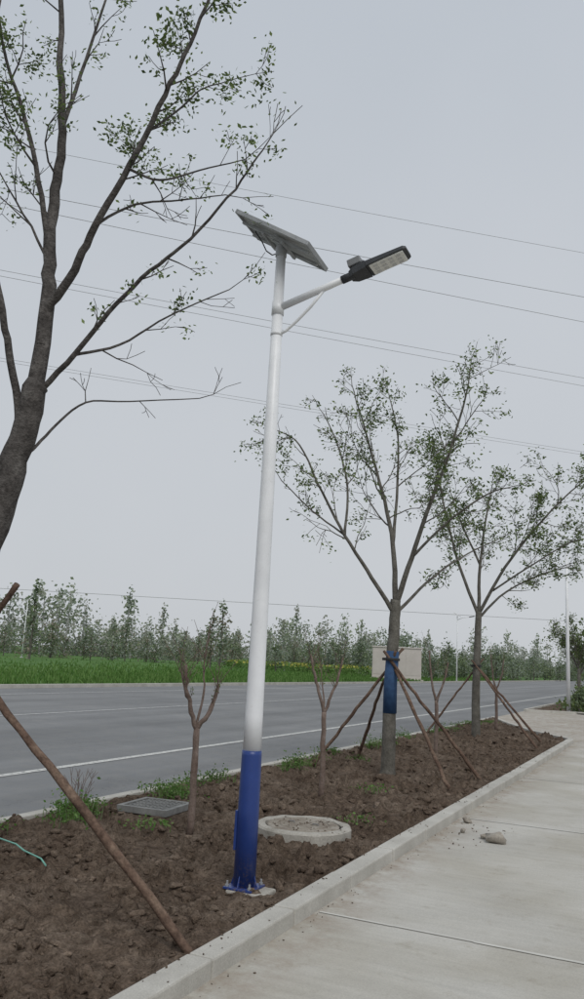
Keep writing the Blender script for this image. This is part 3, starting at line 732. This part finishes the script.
# ------------------------------------------------------------ overhead wires
mb=MB()
W=[((-12.45,10.87),(-1.61,19.68)),((-13.75,12.18),(-1.85,22.22)),((-14.23,12.66),(-2.01,23.94)),((-16.85,15.31),(-2.46,28.86)),((-17.13,15.59),(-2.54,29.72)),((-22.15,20.67),(-3.41,39.14)),((-22.4,20.9),(-3.45,39.7))]
for k,(a,b2) in enumerate(W):
    a=Vector((*a,12));b2=Vector((*b2,12)); pts=[]
    for i in range(41):
        t=-3+i*8/40; p=a.lerp(b2,t); p.z=12+ ((t-.5)**2-.25)*.12; pts.append(p)
    mb.tube(pts,[.0045 if k==0 else .0072]*41,5,0,False)
mb.obj('overhead_wires',['cable'])
mb=MB(); a=Vector((-58.6,95.1,9));b2=Vector((-11.1,122.2,9)); pts=[a.lerp(b2,-3+i*7/30)+Vector((0,0,((i/30-.5)**2)*1.0)) for i in range(31)]
mb.tube(pts,[.03]*31,5,0,False); mb.obj('overhead_wires',['cable'])

# ------------------------------------------------------------ sky and sun
wd=bpy.data.worlds.new('World'); scene.world=wd; wd.use_nodes=True; nt=wd.node_tree
bg=nt.nodes['Background']; sky=nt.nodes.new('ShaderNodeTexSky'); sky.sky_type='NISHITA'; sky.sun_disc=False
SE=math.radians(52); SR=math.radians(140)
sky.sun_elevation=SE; sky.sun_rotation=SR; sky.dust_density=4; sky.air_density=1.2
hs=nt.nodes.new('ShaderNodeHueSaturation'); hs.inputs['Saturation'].default_value=.25; nt.links.new(sky.outputs[0],hs.inputs['Color'])
tc=nt.nodes.new('ShaderNodeTexCoord'); sx=nt.nodes.new('ShaderNodeSeparateXYZ'); nt.links.new(tc.outputs['Generated'],sx.inputs[0])
r=nt.nodes.new('ShaderNodeValToRGB'); nt.links.new(sx.outputs['Z'],r.inputs['Fac'])
r.color_ramp.elements[0].position=0; r.color_ramp.elements[0].color=(.600,.622,.652,1)
r.color_ramp.elements[1].position=.75; r.color_ramp.elements[1].color=(.525,.570,.632,1)
cn,cr=noise_col(nt,1.6,[(0.3,(9.5,9.6,9.65)),(0.7,(10.4,10.35,10.3))],4,.5,vec=tc.outputs['Generated'])
sc=nt.nodes.new('ShaderNodeMix'); sc.data_type='RGBA'; sc.blend_type='MULTIPLY'; sc.inputs[0].default_value=1; nt.links.new(r.outputs['Color'],sc.inputs[6]); nt.links.new(cr.outputs['Color'],sc.inputs[7])
mx=nt.nodes.new('ShaderNodeMix'); mx.data_type='RGBA'; mx.inputs[0].default_value=.92
nt.links.new(hs.outputs[0],mx.inputs[6]); nt.links.new(sc.outputs[2],mx.inputs[7])
nt.links.new(mx.outputs[2],bg.inputs['Color']); bg.inputs['Strength'].default_value=.1
sl=bpy.data.lights.new('sun','SUN'); sl.energy=1.4; sl.angle=math.radians(28); sl.color=(1,.97,.92)
so=bpy.data.objects.new('sun',sl); coll.objects.link(so)
sd=Vector((math.sin(SR)*math.cos(SE),math.cos(SR)*math.cos(SE),math.sin(SE)))
so.rotation_euler=sd.to_track_quat('Z','Y').to_euler(); so.location=(0,0,30)

# ------------------------------------------------------------ camera
az=math.radians(25.5);th=math.radians(11.3);rho=math.radians(3)
R0=Vector((math.cos(az),math.sin(az),0)); H=Vector((-math.sin(az),math.cos(az),0))
F0=H*math.cos(th)+Vector((0,0,1))*math.sin(th); U0=R0.cross(F0)
Xc=R0*math.cos(rho)+U0*math.sin(rho); Yc=-R0*math.sin(rho)+U0*math.cos(rho); Zc=-F0
cam=bpy.data.cameras.new('camera'); co=bpy.data.objects.new('camera',cam); coll.objects.link(co)
mw=Matrix((Xc,Yc,Zc)).transposed().to_4x4(); mw.translation=Vector((0,0,1.6)); co.matrix_world=mw
cam.sensor_fit='VERTICAL'; cam.sensor_height=36; cam.lens=28.83; cam.clip_end=6000; cam.clip_start=.05
scene.camera=co
